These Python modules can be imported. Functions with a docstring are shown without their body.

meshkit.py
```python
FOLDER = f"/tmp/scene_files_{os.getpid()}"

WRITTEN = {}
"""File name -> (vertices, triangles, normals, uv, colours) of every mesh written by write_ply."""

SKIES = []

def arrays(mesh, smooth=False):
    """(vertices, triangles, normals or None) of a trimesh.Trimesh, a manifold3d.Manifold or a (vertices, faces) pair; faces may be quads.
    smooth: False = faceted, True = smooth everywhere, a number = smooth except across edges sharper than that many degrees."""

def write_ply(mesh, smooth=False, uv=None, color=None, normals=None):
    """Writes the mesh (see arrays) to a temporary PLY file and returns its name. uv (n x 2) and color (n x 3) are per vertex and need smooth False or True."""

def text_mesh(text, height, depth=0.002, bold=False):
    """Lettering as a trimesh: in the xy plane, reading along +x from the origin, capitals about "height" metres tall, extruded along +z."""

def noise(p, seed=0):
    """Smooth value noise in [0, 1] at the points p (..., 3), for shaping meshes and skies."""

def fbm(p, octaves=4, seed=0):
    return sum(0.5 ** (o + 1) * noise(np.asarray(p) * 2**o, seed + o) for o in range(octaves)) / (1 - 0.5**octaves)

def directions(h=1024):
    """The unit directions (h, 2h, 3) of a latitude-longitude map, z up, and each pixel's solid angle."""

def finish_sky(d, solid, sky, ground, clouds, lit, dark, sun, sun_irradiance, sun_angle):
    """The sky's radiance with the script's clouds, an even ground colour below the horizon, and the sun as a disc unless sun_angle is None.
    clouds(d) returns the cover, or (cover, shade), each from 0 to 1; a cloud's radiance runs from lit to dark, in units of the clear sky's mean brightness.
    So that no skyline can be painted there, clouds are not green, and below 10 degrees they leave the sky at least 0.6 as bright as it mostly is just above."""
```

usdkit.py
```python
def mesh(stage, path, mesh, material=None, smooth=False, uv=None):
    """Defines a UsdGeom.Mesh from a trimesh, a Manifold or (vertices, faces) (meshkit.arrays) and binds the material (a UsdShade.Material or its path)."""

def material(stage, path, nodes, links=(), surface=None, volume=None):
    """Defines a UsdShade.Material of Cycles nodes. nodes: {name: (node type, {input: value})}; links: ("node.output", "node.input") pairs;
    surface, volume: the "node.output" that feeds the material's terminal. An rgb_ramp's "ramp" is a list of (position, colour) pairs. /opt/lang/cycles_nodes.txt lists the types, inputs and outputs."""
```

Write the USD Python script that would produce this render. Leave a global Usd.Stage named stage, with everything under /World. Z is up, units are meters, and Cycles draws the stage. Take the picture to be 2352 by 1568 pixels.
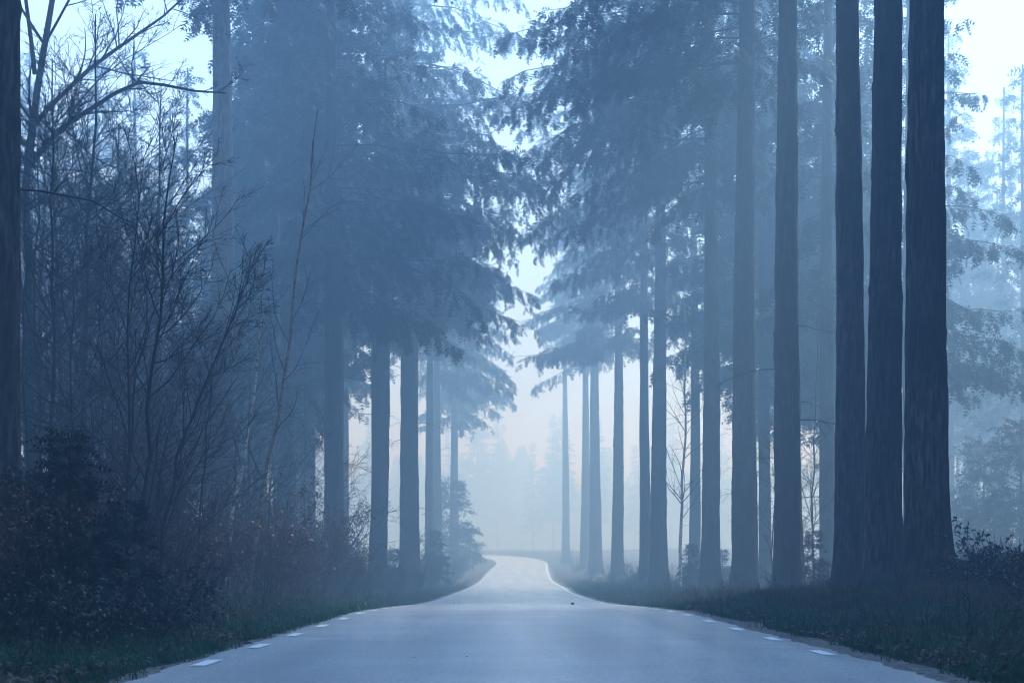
import math, re
import numpy as np
from scipy.interpolate import PchipInterpolator
from scipy.spatial import cKDTree
import meshkit, usdkit
from pxr import Usd, UsdGeom, UsdLux, UsdShade, Gf, Sdf, Vt

stage = Usd.Stage.CreateInMemory()
UsdGeom.SetStageUpAxis(stage, "Z")
UsdGeom.SetStageMetersPerUnit(stage, 1.0)
stage.SetDefaultPrim(UsdGeom.Xform.Define(stage, "/World").GetPrim())
UsdGeom.Scope.Define(stage, "/World/Looks")

# ------------------------------------------------------------------ camera
F, HOR, CX, ZC = 5000.0, 1340.0, 1176.0, 0.6       # measured on the photograph, 2352 pixels wide
AP = 36.0
cam = UsdGeom.Camera.Define(stage, "/World/camera")
cam.CreateHorizontalApertureAttr(AP)
cam.CreateVerticalApertureAttr(AP * 682 / 1024)
cam.CreateFocalLengthAttr(AP * F / 2352.0)
cam.CreateVerticalApertureOffsetAttr(AP * (HOR - 784.0) / 2352.0)
cam.CreateFStopAttr(9.0)
cam.CreateFocusDistanceAttr(52.0)
cam.CreateClippingRangeAttr((0.1, 5000.0))
cam.CreateExposureAttr(2.24)
cam.AddTranslateOp().Set(Gf.Vec3d(0, 0, ZC))
cam.AddRotateXYZOp().Set(Gf.Vec3f(90, 0, 0))

# ------------------------------------------------------------------ sky, sun
SUN_DIR = np.array([0.50, 0.68, 0.54]); SUN_DIR /= np.linalg.norm(SUN_DIR)
elev, rot = math.asin(SUN_DIR[2]), math.atan2(SUN_DIR[0], SUN_DIR[1])
CLOUD = (1.12, 2.3, 4.85)
usdkit.material(stage, "/World/Looks/sky_look", {
    "sky": ("sky_texture", {"sky_type": "single_scattering", "sun_disc": False, "sun_elevation": elev, "sun_rotation": rot, "aerosol_density": 0.6}),
    "co": ("texture_coordinate", {}),
    "n": ("noise_texture", {"scale": 2.2, "detail": 4.0, "roughness": 0.5}),
    "r": ("rgb_ramp", {"ramp": [(0.3, (0.985,) * 3), (0.7, (0.997,) * 3)]}),
    "m": ("mix", {"color2": CLOUD}),
    "b": ("background_shader", {"strength": 0.15}),
}, [("co.generated", "n.vector"), ("n.fac", "r.fac"), ("r.color", "m.fac"), ("sky.color", "m.color1"), ("m.color", "b.color")], surface="b.background")
dome = UsdLux.DomeLight.Define(stage, "/World/sky")
UsdShade.MaterialBindingAPI.Apply(dome.GetPrim()).Bind(UsdShade.Material.Get(stage, "/World/Looks/sky_look"))
dome.GetPrim().SetCustomDataByKey("kind", "structure")
sun = UsdLux.DistantLight.Define(stage, "/World/sun")
sun.CreateIntensityAttr(0.4)
sun.CreateAngleAttr(16.0)
sun.CreateNormalizeAttr(True)
sun.CreateColorAttr(Gf.Vec3f(0.61, 0.80, 1.0))
zax = SUN_DIR; xax = np.cross([0, 0, 1.0], zax); xax /= np.linalg.norm(xax); yax = np.cross(zax, xax)
sun.AddTransformOp().Set(Gf.Matrix4d(*xax, 0, *yax, 0, *zax, 0, 0, 0, 60, 1))

# ------------------------------------------------------------------ materials
HAZE_DENSITY, HAZE_COLOR = 0.0087, (0.40, 0.69, 1.0)
usdkit.material(stage, "/World/Looks/haze_look", {
    "v": ("principled_volume", {"color": HAZE_COLOR, "density": HAZE_DENSITY, "anisotropy": 0.55, "absorption_color": (1.0, 1.0, 1.0)}),
}, [], volume="v.volume")


def mat_noise(name, dark, light, scale, stretch=(1, 1, 1), detail=5.0, rough=0.85, bump=0.0, dist=0.02, lo=0.35, hi=0.65, spec=0.2, tint=None):
    nodes = {"g": ("geometry", {}), "map": ("mapping", {"scale": tuple(float(s) for s in stretch)}),
             "n": ("noise_texture", {"scale": scale, "detail": detail, "roughness": 0.6}),
             "r": ("rgb_ramp", {"ramp": [(lo, dark), (hi, light)]}),
             "p": ("principled_bsdf", {"roughness": rough, "specular_ior_level": spec})}
    links = [("g.position", "map.vector"), ("map.vector", "n.vector"), ("n.fac", "r.fac")]
    src = "r.color"
    if tint:                                                   # slow drift towards another colour: moss, algae, damp
        nodes["n2"] = ("noise_texture", {"scale": 0.55, "detail": 3.0})
        nodes["r2"] = ("rgb_ramp", {"ramp": [(0.42, (0, 0, 0)), (0.68, (0.75,) * 3)]})
        nodes["mx"] = ("mix", {"color2": tint})
        links += [("g.position", "n2.vector"), ("n2.fac", "r2.fac"), ("r2.color", "mx.fac"), (src, "mx.color1")]
        src = "mx.color"
    links.append((src, "p.base_color"))
    if bump:
        nodes["b"] = ("bump", {"strength": bump, "distance": dist})
        links += [("n.fac", "b.height"), ("b.normal", "p.normal")]
    return usdkit.material(stage, "/World/Looks/" + name, nodes, links, surface="p.BSDF")


def mat_leaf(name, c1, c2, rough=0.6, spec=0.25, trans=0.25):
    return usdkit.material(stage, "/World/Looks/" + name, {
        "g": ("geometry", {}), "n": ("noise_texture", {"scale": 0.9, "detail": 3.0}),
        "ad": ("math", {"math_type": "add"}), "ml": ("math", {"math_type": "multiply_add", "value2": 0.55, "value3": 0.0}),
        "r": ("rgb_ramp", {"ramp": [(0.3, c1), (0.85, c2)]}),
        "p": ("principled_bsdf", {"roughness": rough, "specular_ior_level": spec}),
        "t": ("translucent_bsdf", {}), "mx": ("mix_closure", {"fac": trans}),
    }, [("g.position", "n.vector"), ("g.random_per_island", "ml.value1"), ("ml.value", "ad.value1"), ("n.fac", "ad.value2"), ("ad.value", "r.fac"),
        ("r.color", "p.base_color"), ("r.color", "t.color"), ("p.BSDF", "mx.closure1"), ("t.BSDF", "mx.closure2")], surface="mx.closure")


M = {}
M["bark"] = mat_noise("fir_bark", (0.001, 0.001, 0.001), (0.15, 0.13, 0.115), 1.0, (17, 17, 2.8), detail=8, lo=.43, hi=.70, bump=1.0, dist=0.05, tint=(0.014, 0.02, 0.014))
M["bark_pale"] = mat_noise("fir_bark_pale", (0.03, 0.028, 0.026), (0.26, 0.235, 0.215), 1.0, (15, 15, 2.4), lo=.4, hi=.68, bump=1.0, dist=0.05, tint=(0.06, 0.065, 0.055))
M["bark_far"] = mat_noise("fir_bark_far", (0.014, 0.012, 0.011), (0.045, 0.04, 0.036), 1.0, (12, 12, 1.2), detail=3)
M["twig"] = mat_noise("twig_bark", (0.010, 0.008, 0.007), (0.036, 0.03, 0.026), 9.0, detail=2)
M["twig_pale"] = mat_noise("pale_twig_bark", (0.09, 0.08, 0.07), (0.22, 0.2, 0.17), 9.0, detail=2)
M["birch"] = mat_noise("birch_bark", (0.03, 0.028, 0.025), (0.5, 0.46, 0.4), 1.0, (7, 7, 16), lo=0.4, hi=0.5, detail=4)
M["birch_brown"] = mat_noise("birch_brown_bark", (0.03, 0.024, 0.018), (0.3, 0.22, 0.15), 1.0, (7, 7, 14), lo=0.4, hi=0.56, detail=4)
M["needle"] = mat_leaf("fir_needles", (0.010, 0.026, 0.022), (0.035, 0.066, 0.052))
M["needle_dark"] = mat_leaf("dark_needles", (0.010, 0.020, 0.016), (0.022, 0.042, 0.03))
M["beech"] = mat_leaf("dead_beech_leaves", (0.022, 0.012, 0.008), (0.26, 0.13, 0.09), trans=0.3, spec=0.4, rough=0.45)
M["litter"] = mat_leaf("fallen_leaf_brown", (0.014, 0.01, 0.008), (0.15, 0.1, 0.08), spec=0.4, rough=0.5)
M["bramble"] = mat_leaf("bramble_leaves", (0.006, 0.018, 0.016), (0.028, 0.06, 0.052), spec=0.6, rough=0.35)
M["grass"] = mat_leaf("verge_grass", (0.01, 0.06, 0.034), (0.04, 0.15, 0.08), trans=0.3)
M["straw"] = mat_leaf("dry_grass_straw", (0.03, 0.032, 0.025), (0.12, 0.12, 0.09), trans=0.3)
M["soil"] = mat_noise("forest_floor", (0.005, 0.006, 0.005), (0.04, 0.032, 0.026), 7.0, detail=8, bump=0.8, dist=0.04, tint=(0.01, 0.02, 0.013))
M["gravel"] = mat_noise("sandy_gravel", (0.015, 0.014, 0.014), (0.27, 0.25, 0.235), 18.0, detail=6, bump=0.7, dist=0.02, lo=0.4, hi=0.6)
M["paint"] = mat_noise("road_paint", (0.66, 0.66, 0.66), (0.92, 0.92, 0.91), 30.0, detail=5, rough=0.55, lo=0.28, hi=0.42)
M["scrap"] = mat_noise("pale_scrap", (0.5, 0.5, 0.48), (0.7, 0.7, 0.68), 30.0)
M["cone"] = mat_noise("cone_scales", (0.02, 0.014, 0.01), (0.07, 0.05, 0.035), 60.0)
usdkit.material(stage, "/World/Looks/asphalt", {
    "g": ("geometry", {}),
    "fine": ("noise_texture", {"scale": 30.0, "detail": 6.0, "roughness": 0.8}),
    "fr": ("rgb_ramp", {"ramp": [(0.38, (0.25, 0.25, 0.255)), (0.62, (0.68, 0.68, 0.69))]}),
    "big": ("noise_texture", {"scale": 0.5, "detail": 5.0, "roughness": 0.6}),
    "br": ("rgb_ramp", {"ramp": [(0.3, (0.8, 0.8, 0.82)), (0.7, (1.08, 1.08, 1.06))]}),
    "map": ("mapping", {"scale": (1.3, 0.06, 1.0)}),
    "trk": ("noise_texture", {"scale": 1.0, "detail": 2.0}),
    "tr": ("rgb_ramp", {"ramp": [(0.35, (0.76, 0.76, 0.78)), (0.65, (1.08, 1.08, 1.08))]}),
    "m1": ("mix", {"mix_type": "multiply", "fac": 1.0}), "m2": ("mix", {"mix_type": "multiply", "fac": 1.0}),
    "bm": ("bump", {"strength": 0.15, "distance": 0.004}),
    "p": ("principled_bsdf", {"roughness": 0.3, "specular_ior_level": 0.65}),
}, [("g.position", "fine.vector"), ("g.position", "big.vector"), ("g.position", "map.vector"), ("map.vector", "trk.vector"),
    ("fine.fac", "fr.fac"), ("big.fac", "br.fac"), ("trk.fac", "tr.fac"), ("fr.color", "m1.color1"), ("br.color", "m1.color2"),
    ("m1.color", "m2.color1"), ("tr.color", "m2.color2"), ("m2.color", "p.base_color"), ("fine.fac", "bm.height"), ("bm.normal", "p.normal")], surface="p.BSDF")
M["asphalt"] = UsdShade.Material.Get(stage, "/World/Looks/asphalt")

# ------------------------------------------------------------------ naming helpers
used = {}


def fresh(parent, name):
    k = used.get((parent, name), 0)
    used[(parent, name)] = k + 1
    return f"{parent}/{name}" if k == 0 else f"{parent}/{name}_{k:03d}"


def tag(prim, label=None, cat=None, group=None, kind=None):
    for k, v in (("label", label), ("category", cat), ("group", group), ("kind", kind)):
        if v:
            prim.SetCustomDataByKey(k, v)
    return prim


def place(x, loc, rz=0.0, s=(1, 1, 1)):
    xf = UsdGeom.Xformable(x)
    xf.ClearXformOpOrder()
    xf.AddTranslateOp().Set(Gf.Vec3d(*[float(c) for c in loc]))
    xf.AddRotateZOp().Set(float(rz))
    xf.AddScaleOp().Set(Gf.Vec3f(*[float(c) for c in s]))


def thing(name, label, cat, loc, group=None, rz=0.0, s=(1, 1, 1)):
    x = UsdGeom.Xform.Define(stage, fresh("/World", name)).GetPrim()
    place(x, loc, rz, s)
    return tag(x, label, cat, group)


def part(parent, name, mesh, m, smooth=False, label=None):
    base = str(parent.GetPath()) if hasattr(parent, "GetPath") else parent
    p = usdkit.mesh(stage, fresh(base, name), mesh, m, smooth=smooth).GetPrim()
    if label:
        tag(p, label)
    return p


def copy(src, loc, rz, s, label, group=None):
    name = re.sub(r"_\d{3}$", "", src.GetName())
    x = UsdGeom.Xform.Define(stage, fresh("/World", name)).GetPrim()
    x.GetReferences().AddInternalReference(src.GetPath())
    place(x, loc, rz, s)
    x.SetInstanceable(True)
    cd = src.GetCustomData()
    tag(x, label, cd["category"], group)
    return x


# ------------------------------------------------------------------ mesh helpers
def join(ms):
    vs, fs, n = [], [], 0
    for v, f in ms:
        if len(v):
            vs.append(v); fs.append(f + n); n += len(v)
    return np.vstack(vs), np.vstack(fs)


def unit(a):
    return a / (np.linalg.norm(a, axis=-1, keepdims=True) + 1e-12)


def tubes(P, R, sides=4):
    """N polylines of K points with radii, as tubes."""
    N, K, _ = P.shape
    T = unit(np.gradient(P, axis=1))
    ref = np.where(np.abs(T[..., 2:]) < 0.9, np.array([0, 0, 1.0]), np.array([1.0, 0, 0]))
    A = unit(np.cross(T, ref)); B = np.cross(T, A)
    ang = np.arange(sides) * 2 * np.pi / sides
    V = P[:, :, None] + R[:, :, None, None] * (np.cos(ang)[:, None] * A[:, :, None] + np.sin(ang)[:, None] * B[:, :, None])
    k, j = np.meshgrid(np.arange(K - 1), np.arange(sides), indexing="ij")
    a = k * sides + j; b = k * sides + (j + 1) % sides
    q = np.stack([a, b, b + sides, a + sides], -1).reshape(-1, 4)
    f = np.vstack([q[:, [0, 1, 2]], q[:, [0, 2, 3]]])
    F_ = (f[None] + (np.arange(N) * K * sides)[:, None, None]).reshape(-1, 3)
    return V.reshape(-1, 3), F_


def stamp(tv, tf, O, U, S, size):
    """Copies of a flat template (u along, v across, w out of plane) at origins O with axes U, S."""
    W = np.cross(U, S)
    V = O[:, None] + size[:, None, None] * (tv[None, :, 0:1] * U[:, None] + tv[None, :, 1:2] * S[:, None] + tv[None, :, 2:3] * W[:, None])
    n = len(tv)
    return V.reshape(-1, 3), (tf[None] + (np.arange(len(O)) * n)[:, None, None]).reshape(-1, 3)


def grow(P, R, rng, m, ang, ratio, K=5, tmin=0.2, wob=0.12, up=0.05, taper=0.3, thin=0.6, tp=0.55, rmin=0.002):
    """m children on each parent polyline."""
    N, Kp, _ = P.shape
    idx = np.repeat(np.arange(N), m)
    n = len(idx)
    t = rng.uniform(tmin, 0.98, n)
    x = t * (Kp - 1); i = np.minimum(x.astype(int), Kp - 2); fr = (x - i)[:, None]
    base = P[idx, i] * (1 - fr) + P[idx, i + 1] * fr
    tan = unit(P[idx, i + 1] - P[idx, i])
    rad = R[idx, i] * (1 - fr[:, 0]) + R[idx, i + 1] * fr[:, 0]
    L = np.linalg.norm(np.diff(P, axis=1), axis=2).sum(1)[idx]
    perp = unit(np.cross(tan, rng.normal(size=(n, 3))))
    a = np.radians(rng.normal(ang, 11, n))[:, None]
    d = np.cos(a) * tan + np.sin(a) * perp
    ln = L * ratio * (1 - tp * t) * rng.uniform(0.6, 1.25, n)
    pts = [base]
    for k in range(K - 1):
        d = unit(d + wob * rng.normal(size=(n, 3)) + np.array([0, 0, up]))
        pts.append(pts[-1] + d * (ln / (K - 1))[:, None])
    C = np.stack(pts, 1)
    r0 = np.maximum(rad * thin, rmin)
    RR = r0[:, None] * np.linspace(1, taper, K)[None]
    return C, np.maximum(RR, rmin * 0.5)


def ridge_noise(p, seed):
    return meshkit.noise(p, seed)


def trunk_mesh(dia, H, rng, lean=(0, 0), sides=40, fine_top=16.0, dz=0.14, flare=0.42, bark=0.035, seed=0, sink=0.5):
    z1 = np.arange(-sink, fine_top, dz)
    z2 = np.linspace(fine_top, H, 14)
    z = np.concatenate([z1, z2])
    th = np.arange(sides) * 2 * np.pi / sides
    Z, T = np.meshgrid(z, th, indexing="ij")
    r = dia / 2 * (1 - 0.86 * np.clip(Z, 0, None) / H)
    ph = rng.uniform(0, 6.28, 3)
    lob = 0.5 + 0.28 * np.cos(4 * T + ph[0]) + 0.22 * np.cos(3 * T + ph[1])
    r = r * (1 + flare * np.exp(-np.clip(Z, -0.3, None) / 0.55) * (0.45 + lob * 0.8))
    c = np.stack([np.cos(T) * 7, np.sin(T) * 7, Z * 0.9], -1)
    d = ridge_noise(c, seed) - 0.5
    c2 = np.stack([np.cos(T) * 13, np.sin(T) * 13, Z * 2.2], -1)
    d2 = ridge_noise(c2, seed + 7) - 0.5
    big = ridge_noise(np.stack([np.cos(T) * 1.2, np.sin(T) * 1.2, Z * 0.33], -1), seed + 3) - 0.5
    r = r * (1 + 0.05 * big) + bark * (1.3 * d + 0.9 * d2)
    if bark > 0.03:                                        # knots left by shed branches
        for _ in range(34):
            kz, kt = rng.uniform(0.6, fine_top), rng.uniform(0, 6.28)
            dt = (T - kt + math.pi) % (2 * math.pi) - math.pi
            r = r + rng.uniform(.015, .045) * np.exp(-((dt * dia / 2) ** 2 + (Z - kz) ** 2) / rng.uniform(.05, .1) ** 2)
    wob = 0.05 * np.stack([np.sin(z * 0.21 + ph[2]), np.cos(z * 0.17 + ph[1])], -1)
    wob -= wob[np.argmin(abs(z))]
    x = r * np.cos(T) + (lean[0] * z / H + wob[:, 0])[:, None]
    y = r * np.sin(T) + (lean[1] * z / H + wob[:, 1])[:, None]
    V = np.stack([x, y, Z], -1).reshape(-1, 3)
    k, j = np.meshgrid(np.arange(len(z) - 1), np.arange(sides), indexing="ij")
    a = k * sides + j; b = k * sides + (j + 1) % sides
    q = np.stack([a, b, b + sides, a + sides], -1).reshape(-1, 4)
    f = np.vstack([q[:, [0, 1, 2]], q[:, [0, 2, 3]]])
    return V, f


# ------------------------------------------------------------------ the land
ZR = PchipInterpolator([-60, 0, 14, 20, 28, 40, 50, 70, 101, 133, 171, 215, 259, 300, 380, 500, 1000], [-.3, -.23, -.13, -.075, -.01, .08, .05, -.03, .1, .37, .8, 1.9, 3.2, 4.6, 5.6, 6.0, 6.0])
ctrl = np.array([(0.1, -40), (0.15, 0), (.17, 20), (.14, 40), (.12, 70), (.12, 101), (.32, 133), (.36, 171), (.7, 215), (1.15, 250), (.7, 266), (-1.2, 280), (-5, 291), (-12, 299), (-24, 306), (-60, 318), (-160, 345), (-420, 420)], float)
s_ = np.concatenate([[0], np.cumsum(np.linalg.norm(np.diff(ctrl, axis=0), axis=1))])
CXs, CYs = PchipInterpolator(s_, ctrl[:, 0]), PchipInterpolator(s_, ctrl[:, 1])
S = np.linspace(0, s_[-1], 3600)
LINE = np.stack([CXs(S), CYs(S)], -1)
TAN = unit(np.gradient(LINE, axis=0)); NRM = np.stack([TAN[:, 1], -TAN[:, 0]], -1)      # NRM points right
TREE = cKDTree(LINE)
HALF = 2.93                                          # half the asphalt


def off(X, Y):
    """signed distance from the road's centre line, right positive."""
    p = np.stack([np.ravel(X), np.ravel(Y)], -1)
    d, i = TREE.query(p)
    s = np.sign(((p - LINE[i]) * NRM[i]).sum(1))
    return (d * np.where(s == 0, 1, s)).reshape(np.shape(X))


def smooth(x):
    x = np.clip(x, 0, 1)
    return x * x * (3 - 2 * x)


def gz(X, Y, road=True):
    X, Y = np.asarray(X, float), np.asarray(Y, float)
    o = off(X, Y)
    a = np.abs(o) - HALF
    bank = np.where(o > 0, 0.34, 0.30) * smooth((a - 0.15) / 3.6)
    rough = 0.16 * (meshkit.fbm(np.stack([X * 0.55, Y * 0.55, 0 * X], -1), 4, 5) - 0.5) * smooth((a - 0.1) / 1.2)
    hill = 1.6 * (meshkit.fbm(np.stack([X * 0.03, Y * 0.03, 0 * X], -1), 2, 9) - 0.5) * smooth((a - 8) / 30)
    z = ZR(np.clip(Y, -60, 1000)) + bank + rough + hill
    return np.where(a < 0, ZR(np.clip(Y, -60, 1000)) - 0.06, z - 0.06 * (1 - smooth(a / 0.25))) if road else z


def at(px, d):
    """A place on the ground from a column of the picture (2352 wide) and a distance along the view."""
    x = (px - CX) / F * d
    return np.array([x, d, float(gz(np.array([x]), np.array([d]))[0])])


xs = np.concatenate([-np.geomspace(16, 430, 34)[::-1], np.arange(-15.6, 15.7, 0.3), np.geomspace(16, 430, 34)])
ys = np.concatenate([np.linspace(-60, 4, 12), np.arange(5, 60, 0.35), np.arange(60, 130, 0.8), np.arange(130, 320, 2.0), np.geomspace(320, 900, 26)])
Xg, Yg = np.meshgrid(xs, ys)
V = np.stack([Xg, Yg, gz(Xg, Yg)], -1).reshape(-1, 3)
i, j = np.meshgrid(np.arange(len(ys) - 1), np.arange(len(xs) - 1), indexing="ij")
a = i * len(xs) + j
Fq = np.stack([a, a + 1, a + 1 + len(xs), a + len(xs)], -1).reshape(-1, 4)
tag(usdkit.mesh(stage, "/World/ground", (V, Fq), M["soil"], smooth=True).GetPrim(), "dark forest floor on both sides of the road", "ground", kind="structure")


def strip(s0, s1, o0, o1, dz, ds=0.5, cols=2, wav=0.0, seed=0):
    """A sheet that follows the road, from arc s0 to s1 and offset o0 to o1."""
    n = max(2, int((s1 - s0) / ds) + 1)
    s = np.linspace(s0, s1, n)
    x, y = np.interp(s, S, LINE[:, 0]), np.interp(s, S, LINE[:, 1])
    nx, ny = np.interp(s, S, NRM[:, 0]), np.interp(s, S, NRM[:, 1])
    o = np.linspace(o0, o1, cols)[None, :] + np.zeros((n, 1))
    if wav:
        w = wav * (meshkit.fbm(np.stack([s * 1.1, 0 * s, 0 * s], -1), 4, seed) - 0.5)
        o[:, -1] += w
    X, Y = x[:, None] + nx[:, None] * o, y[:, None] + ny[:, None] * o
    Z = ZR(np.clip(Y, -60, 1000)) + dz - 0.012 * (o / HALF) ** 2
    V = np.stack([X, Y, Z], -1).reshape(-1, 3)
    i, j = np.meshgrid(np.arange(n - 1), np.arange(cols - 1), indexing="ij")
    a = i * cols + j
    q = np.stack([a, a + cols, a + cols + 1, a + 1], -1).reshape(-1, 4)
    if o1 > o0:
        q = q[:, ::-1]
    return V, q


def arc(Y):
    return float(np.interp(Y, LINE[:1500 * 2, 1], S[:1500 * 2]))


SY = lambda Y: float(S[np.argmin(np.abs(LINE[:, 1] - Y) + (LINE[:, 0] < -30) * 999)])
road = UsdGeom.Xform.Define(stage, "/World/road").GetPrim()
tag(road, "grey asphalt forest road with broken white edge lines", "road", kind="structure")
v1, q1 = strip(SY(-38), S[-1] - 60, -HALF, HALF, 0.03, ds=0.25, cols=13)
vv = v1.reshape(-1, 13, 3)
for c, sgn, sd in ((0, -1, 40), (12, 1, 41)):                  # a crumbling edge
    w = 0.16 * (meshkit.fbm(vv[:, c] * [0, 2.6, 0] + [sd, 0, 0], 4, sd) - 0.5)
    vv[:, c] += (vv[:, c] - vv[:, 6]) / HALF * w[:, None] * [1, 1, 0]
part(road, "asphalt_surface", (v1, q1), M["asphalt"], smooth=True)
for side in (-1, 1):
    y = 17.8 - 3.8 * 3 if side < 0 else 20.1 - 3.8 * 3
    k = 0
    while y < 300:
        if side > 0 and y < 19.5:                    # the right-hand line starts further on
            y += 3.8
            continue
        s0 = SY(y)
        o = side * 2.75
        L = 1.1 if not (side > 0 and 85 < y < 260) else 3.4
        v, q = strip(s0, s0 + L, o - 0.065, o + 0.065, 0.036, ds=0.35)
        part(road, "edge_dash", (v, q), M["paint"])
        y += 3.8
rg = np.random.default_rng(4)
gx = usdkit.mesh(stage, "/World/gravel", join([(lambda vq: (vq[0], np.vstack([vq[1][:, [0, 1, 2]], vq[1][:, [0, 2, 3]]])))(strip(SY(5), SY(230), HALF - 0.05, HALF + 0.55, 0.02, ds=0.3, cols=4, wav=0.9, seed=3)),
                                                (lambda vq: (vq[0], np.vstack([vq[1][:, [0, 1, 2]], vq[1][:, [0, 2, 3]]])))(strip(SY(5), SY(230), -HALF + 0.05, -HALF - 0.16, 0.02, ds=0.3, cols=3, wav=0.35, seed=8))]), M["gravel"])
tag(gx.GetPrim(), "pale sandy gravel along the edges of the road", "gravel", kind="stuff")

# ------------------------------------------------------------------ haze
bx = np.array([[x, y, z] for x in (-425, 425) for y in (-56, 890) for z in (-4.0, 47.0)], float)
bf = np.array([[0, 1, 3, 2], [4, 6, 7, 5], [0, 4, 5, 1], [2, 3, 7, 6], [0, 2, 6, 4], [1, 5, 7, 3]])
tag(usdkit.mesh(stage, "/World/haze", (bx, bf), "/World/Looks/haze_look").GetPrim(), "blue morning fog filling the forest", "fog", kind="stuff")


# ------------------------------------------------------------------ conifers
def spray_template(pairs):
    """One flat fir shoot of unit length: an axis with slanting side shoots, as slim triangles."""
    v, f = [], []

    def tri(a, b, c):
        f.append([len(v), len(v) + 1, len(v) + 2]); v.extend([a, b, c])
    w = 0.50 / (pairs + 1)
    for k in range(pairs):
        u = k / (pairs + 0.6)
        l = 0.36 * (1 - 0.55 * u)
        for s in (-1, 1):
            tri((u, 0, 0), (u + w * 1.25, 0, 0), (u + l * 0.75, s * l, -0.04 * s))
    tri((0.55, -0.07, 0), (0.55, 0.07, 0), (1.0, 0, -0.05))
    return np.array(v), np.array(f)


SPRAY = {n: spray_template(n) for n in (2, 3, 4)}


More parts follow.
